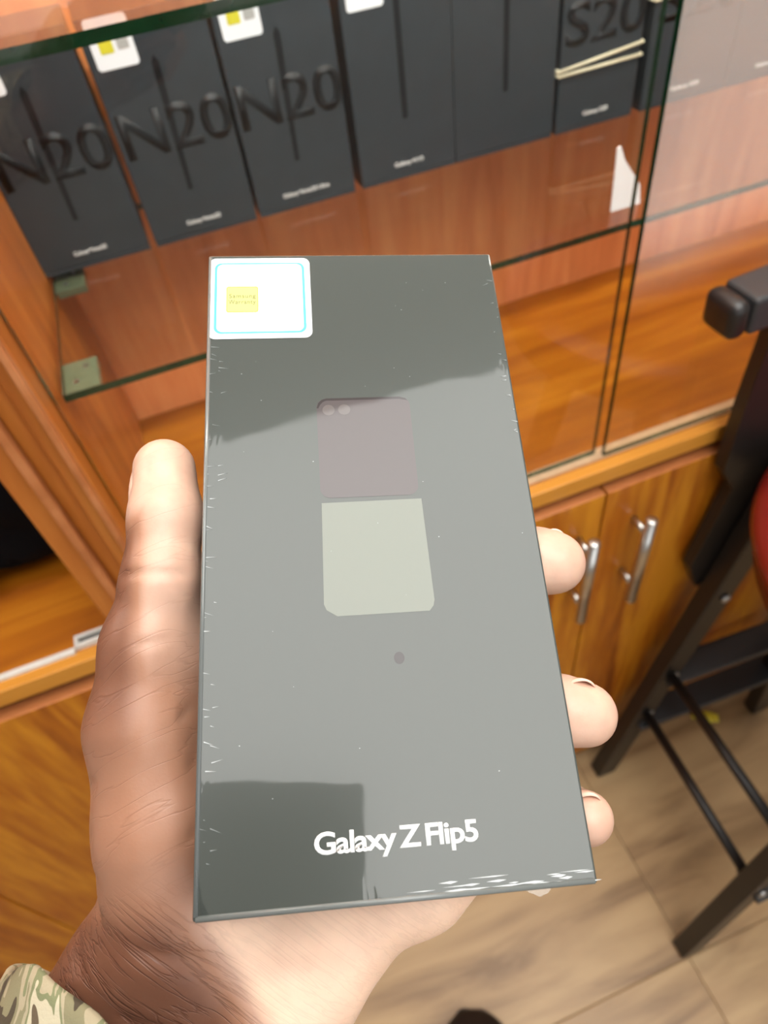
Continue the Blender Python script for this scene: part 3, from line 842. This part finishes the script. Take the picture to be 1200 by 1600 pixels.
def skin_mat():
    m, nt, out = newmat('brown_skin')
    N = nt.nodes.new; K = nt.links.new
    at = N('ShaderNodeAttribute'); at.attribute_name = 'tone'
    tc = N('ShaderNodeTexCoord')
    nz = N('ShaderNodeTexNoise'); nz.inputs['Scale'].default_value = 90; nz.inputs['Detail'].default_value = 4
    K(tc.outputs['Object'], nz.inputs['Vector'])
    ad = N('ShaderNodeMath'); ad.operation = 'MULTIPLY_ADD'; ad.inputs[1].default_value = .18
    K(nz.outputs['Fac'], ad.inputs[0]); sb_ = N('ShaderNodeMath'); sb_.operation = 'SUBTRACT'; sb_.inputs[1].default_value = .09
    K(at.outputs['Fac'], sb_.inputs[0]); K(sb_.outputs[0], ad.inputs[2])
    cr = N('ShaderNodeValToRGB'); e = cr.color_ramp.elements
    e[0].position = 0; e[0].color = (.17, .070, .040, 1)
    e[1].position = 1; e[1].color = (.95, .66, .49, 1)
    k = e.new(.45); k.color = (.34, .165, .100, 1)
    k = e.new(.75); k.color = (.52, .32, .235, 1)
    K(ad.outputs[0], cr.inputs[0])
    def lines(rot, along, across, lo_, hi_, seed, width):
        vr = N('ShaderNodeMapping'); vr.vector_type = 'POINT'
        vr.inputs['Rotation'].default_value = (0, 0, math.radians(rot))
        K(tc.outputs['Object'], vr.inputs[0])
        ms = N('ShaderNodeMapping'); ms.inputs['Scale'].default_value = (along, across, across * .35)
        ms.inputs['Location'].default_value = (seed, seed, seed)
        K(vr.outputs[0], ms.inputs[0])
        n_ = N('ShaderNodeTexNoise'); n_.inputs['Scale'].default_value = 1; n_.inputs['Detail'].default_value = 3
        n_.inputs['Distortion'].default_value = .25
        K(ms.outputs[0], n_.inputs['Vector'])
        s1 = N('ShaderNodeMath'); s1.operation = 'SUBTRACT'; s1.inputs[1].default_value = .5; K(n_.outputs['Fac'], s1.inputs[0])
        s2 = N('ShaderNodeMath'); s2.operation = 'ABSOLUTE'; K(s1.outputs[0], s2.inputs[0])
        mr = N('ShaderNodeMapRange'); mr.interpolation_type = 'SMOOTHSTEP'
        mr.inputs['From Min'].default_value = 0; mr.inputs['From Max'].default_value = width
        mr.inputs['To Min'].default_value = 1; mr.inputs['To Max'].default_value = 0
        K(s2.outputs[0], mr.inputs['Value'])
        sp = N('ShaderNodeSeparateXYZ'); K(tc.outputs['Object'], sp.inputs[0])
        mk = N('ShaderNodeMapRange'); mk.interpolation_type = 'SMOOTHSTEP'
        mk.inputs['From Min'].default_value = lo_; mk.inputs['From Max'].default_value = hi_
        K(sp.outputs[1], mk.inputs['Value'])
        mm = N('ShaderNodeMath'); mm.operation = 'MULTIPLY'; K(mr.outputs[0], mm.inputs[0]); K(mk.outputs[0], mm.inputs[1])
        return mm.outputs[0]
    a = lines(38, 16, 430, -.080, -.096, 1.3, .055)       # wrist wrinkles
    b = lines(-24, 9, 150, -.098, -.070, 5.1, .016)      # ball of the thumb
    bh = N('ShaderNodeMath'); bh.operation = 'MULTIPLY'; bh.inputs[1].default_value = .6; K(b, bh.inputs[0]); bh.inputs[1].default_value = .38
    mx = N('ShaderNodeMath'); mx.operation = 'MAXIMUM'; K(a, mx.inputs[0]); K(bh.outputs[0], mx.inputs[1])
    pale = N('ShaderNodeMath'); pale.operation = 'SUBTRACT'; pale.inputs[0].default_value = 1.08; K(at.outputs['Fac'], pale.inputs[1])
    pl = N('ShaderNodeMath'); pl.operation = 'MULTIPLY'; K(mx.outputs[0], pl.inputs[0]); K(pale.outputs[0], pl.inputs[1])
    sx_ = N('ShaderNodeSeparateXYZ'); K(tc.outputs['Object'], sx_.inputs[0])
    lf = N('ShaderNodeMath'); lf.operation = 'LESS_THAN'; lf.inputs[1].default_value = .020; K(sx_.outputs[0], lf.inputs[0])
    pl2 = N('ShaderNodeMath'); pl2.operation = 'MULTIPLY'; K(pl.outputs[0], pl2.inputs[0]); K(lf.outputs[0], pl2.inputs[1]); pl = pl2
    fac = N('ShaderNodeMath'); fac.operation = 'MULTIPLY'; fac.inputs[1].default_value = .5; K(pl.outputs[0], fac.inputs[0])
    mc = N('ShaderNodeMix'); mc.data_type = 'RGBA'; K(fac.outputs[0], mc.inputs['Factor'])
    K(cr.outputs[0], mc.inputs['A']); mc.inputs['B'].default_value = (.12, .045, .025, 1)
    fn = N('ShaderNodeTexNoise'); fn.inputs['Scale'].default_value = 1400; fn.inputs['Detail'].default_value = 2
    K(tc.outputs['Object'], fn.inputs['Vector'])
    hh = N('ShaderNodeMath'); hh.operation = 'MULTIPLY_ADD'; hh.inputs[1].default_value = .12
    K(fn.outputs['Fac'], hh.inputs[0])
    ng = N('ShaderNodeMath'); ng.operation = 'MULTIPLY'; ng.inputs[1].default_value = -1.0; K(pl.outputs[0], ng.inputs[0])
    K(ng.outputs[0], hh.inputs[2])
    bp = N('ShaderNodeBump'); bp.inputs['Strength'].default_value = .5; bp.inputs['Distance'].default_value = .0004
    K(hh.outputs[0], bp.inputs['Height'])
    p = N('ShaderNodeBsdfPrincipled'); p.inputs['Roughness'].default_value = .46
    p.inputs['Specular IOR Level'].default_value = .45
    p.inputs['Subsurface Weight'].default_value = .12
    p.inputs['Subsurface Radius'].default_value = (1.0, .35, .2); p.inputs['Subsurface Scale'].default_value = .004
    K(mc.outputs['Result'], p.inputs['Base Color']); K(bp.outputs[0], p.inputs['Normal'])
    K(p.outputs[0], out.inputs[0])
    return m
M['skin'] = skin_mat()
me.materials.append(M['skin'])
person = thing('person', 'left hand and camouflage cuff of the person holding the dark phone box', 'person', mat=HM)
hand = bpy.data.objects.new('hand', me); COL.objects.link(hand); hand.parent = person

# fingernails: thin curved plates
M['nail'] = pbr('fingernail', (.80, .50, .38), .25)
def nail(c, nrm, along, wd, ln, curve=.35):
    c = Vector(c) / 1000; n_ = Vector(nrm).normalized(); a = Vector(along); a = (a - n_ * a.dot(n_)).normalized(); s_ = a.cross(n_)
    bm = bmesh.new(); NU, NV = 9, 8; g = []
    for i in range(NU):
        row = []
        u = -1 + 2 * i / (NU - 1)
        for j in range(NV):
            v = -1 + 2 * j / (NV - 1)
            lim = math.sqrt(max(0, 1 - max(0, v) ** 2 * .55))
            uu = u * lim
            p = c + s_ * (uu * wd / 2) + a * (v * ln / 2 - .12 * ln * (u * u) * (1 if v > 0 else .4)) - n_ * (curve * wd / 2 * uu * uu) - n_ * (.07 * ln * v * v)
            row.append(bm.verts.new(p))
        g.append(row)
    for i in range(NU - 1):
        for j in range(NV - 1): bm.faces.new((g[i][j], g[i + 1][j], g[i + 1][j + 1], g[i][j + 1]))
    r = bmesh.ops.extrude_face_region(bm, geom=list(bm.faces))
    for q_ in r['geom']:
        if isinstance(q_, bmesh.types.BMVert): q_.co -= n_ * .0006
    bmesh.ops.recalc_face_normals(bm, faces=bm.faces)
    return obj('fingernail', bm, M['nail'], hand, True)
nail((-66.2, 19.0, -11.5), (-1, .10, .22), (.06, 1, .05), .0125, .0165, .55)
nail((51.5, -43.0, -11.5), (.2, 1, .05), (.05, -.1, 1), .010, .012, .5)
nail((49.0, -70.0, -13.0), (.2, 1, .05), (.05, -.1, 1), .0080, .010, .5)
nail((53.0, -1.6, -16.0), (.25, 1, -.15), (.0, .1, 1), .010, .012, .5)

# sleeve cuff around the forearm
def camo():
    m, nt, out = newmat('camouflage_cloth')
    N = nt.nodes.new; K = nt.links.new
    tc = N('ShaderNodeTexCoord')
    mp = N('ShaderNodeMapping'); mp.inputs['Rotation'].default_value = (0, 0, math.radians(35)); mp.inputs['Scale'].default_value = (120, 45, 60)
    K(tc.outputs['Object'], mp.inputs[0])
    n1 = N('ShaderNodeTexNoise'); n1.inputs['Scale'].default_value = 1; n1.inputs['Detail'].default_value = 2; n1.inputs['Distortion'].default_value = .8
    K(mp.outputs[0], n1.inputs['Vector'])
    cr = N('ShaderNodeValToRGB'); cr.color_ramp.interpolation = 'CONSTANT'
    e = cr.color_ramp.elements
    e[0].position = 0; e[0].color = (.055, .040, .022, 1)
    e[1].position = .40; e[1].color = (.20, .18, .10, 1)
    for p_, c_ in ((.47, (.34, .29, .19)), (.54, (.17, .18, .09)), (.60, (.46, .41, .29)), (.68, (.10, .07, .04))):
        k = e.new(p_); k.color = (*c_, 1)
    K(n1.outputs['Fac'], cr.inputs[0])
    b = N('ShaderNodeBsdfPrincipled'); b.inputs['Roughness'].default_value = .85
    wv = N('ShaderNodeTexNoise'); wv.inputs['Scale'].default_value = 1500
    K(tc.outputs['Object'], wv.inputs['Vector'])
    bp = N('ShaderNodeBump'); bp.inputs['Strength'].default_value = .3; bp.inputs['Distance'].default_value = .0004
    K(wv.outputs['Fac'], bp.inputs['Height']); K(bp.outputs[0], b.inputs['Normal'])
    K(cr.outputs[0], b.inputs['Base Color']); K(b.outputs[0], out.inputs[0])
    return m
M['camo'] = camo()
ax = Vector((-.60, -.78, -.20)).normalized()
s1 = Vector((.80, -.60, 0)).normalized(); s1 = (s1 - ax * s1.dot(ax)).normalized(); s2 = s1.cross(ax)
base = Vector((-.0635, -.1360, -.0600))
bm = bmesh.new(); NS = 96; rows = []
for (t, grow) in ((.012, -.0016), (.0, -.0010), (-.0006, .0002), (.0, .0014), (.003, .0016), (.008, .0008), (.02, .0018), (.04, .003), (.06, .004), (.09, .0055), (.12, .007)):
    row = []
    for k in range(NS):
        a = 2 * math.pi * k / NS
        rr1, rr2 = .0500 + grow + t * .03, .0370 + grow + t * .03
        wob = 1 + .02 * math.sin(3 * a + 1) + .014 * math.sin(7 * a + t * 60)
        p = base + ax * (t + .055 * (1 + math.cos(a)) / 2 - .048 * max(0.0, -math.sin(a)) ** 1.3) + s1 * (rr1 * wob * math.cos(a)) + s2 * (rr2 * wob * math.sin(a))
        p += noise.noise_vector(p * 60) * .0022
        row.append(bm.verts.new(p))
    rows.append(row)
for a, b in zip(rows[:-1], rows[1:]):
    for k in range(NS): bm.faces.new((a[k], a[(k + 1) % NS], b[(k + 1) % NS], b[k]))
bmesh.ops.recalc_face_normals(bm, faces=bm.faces)
obj('sleeve', bm, M['camo'], person, True)

# ------------------------------------------------------------------ the phone taking the picture (mirrored in the film)
CM = cam.matrix_world.copy()
ph = thing('phone', 'dark phone taking the picture, mirrored faintly in the lower left of the box film', 'phone', mat=CM @ Matrix.Translation((0, 0, .006)))
obj('body', box(bmesh.new(), (-.060, -.150, 0), (.016, .012, .0085), .003), M['phone'], ph)
obj('screen', box(bmesh.new(), (-.057, -.147, .0086), (.013, .009, .0090)), M['boxglossy'], ph)
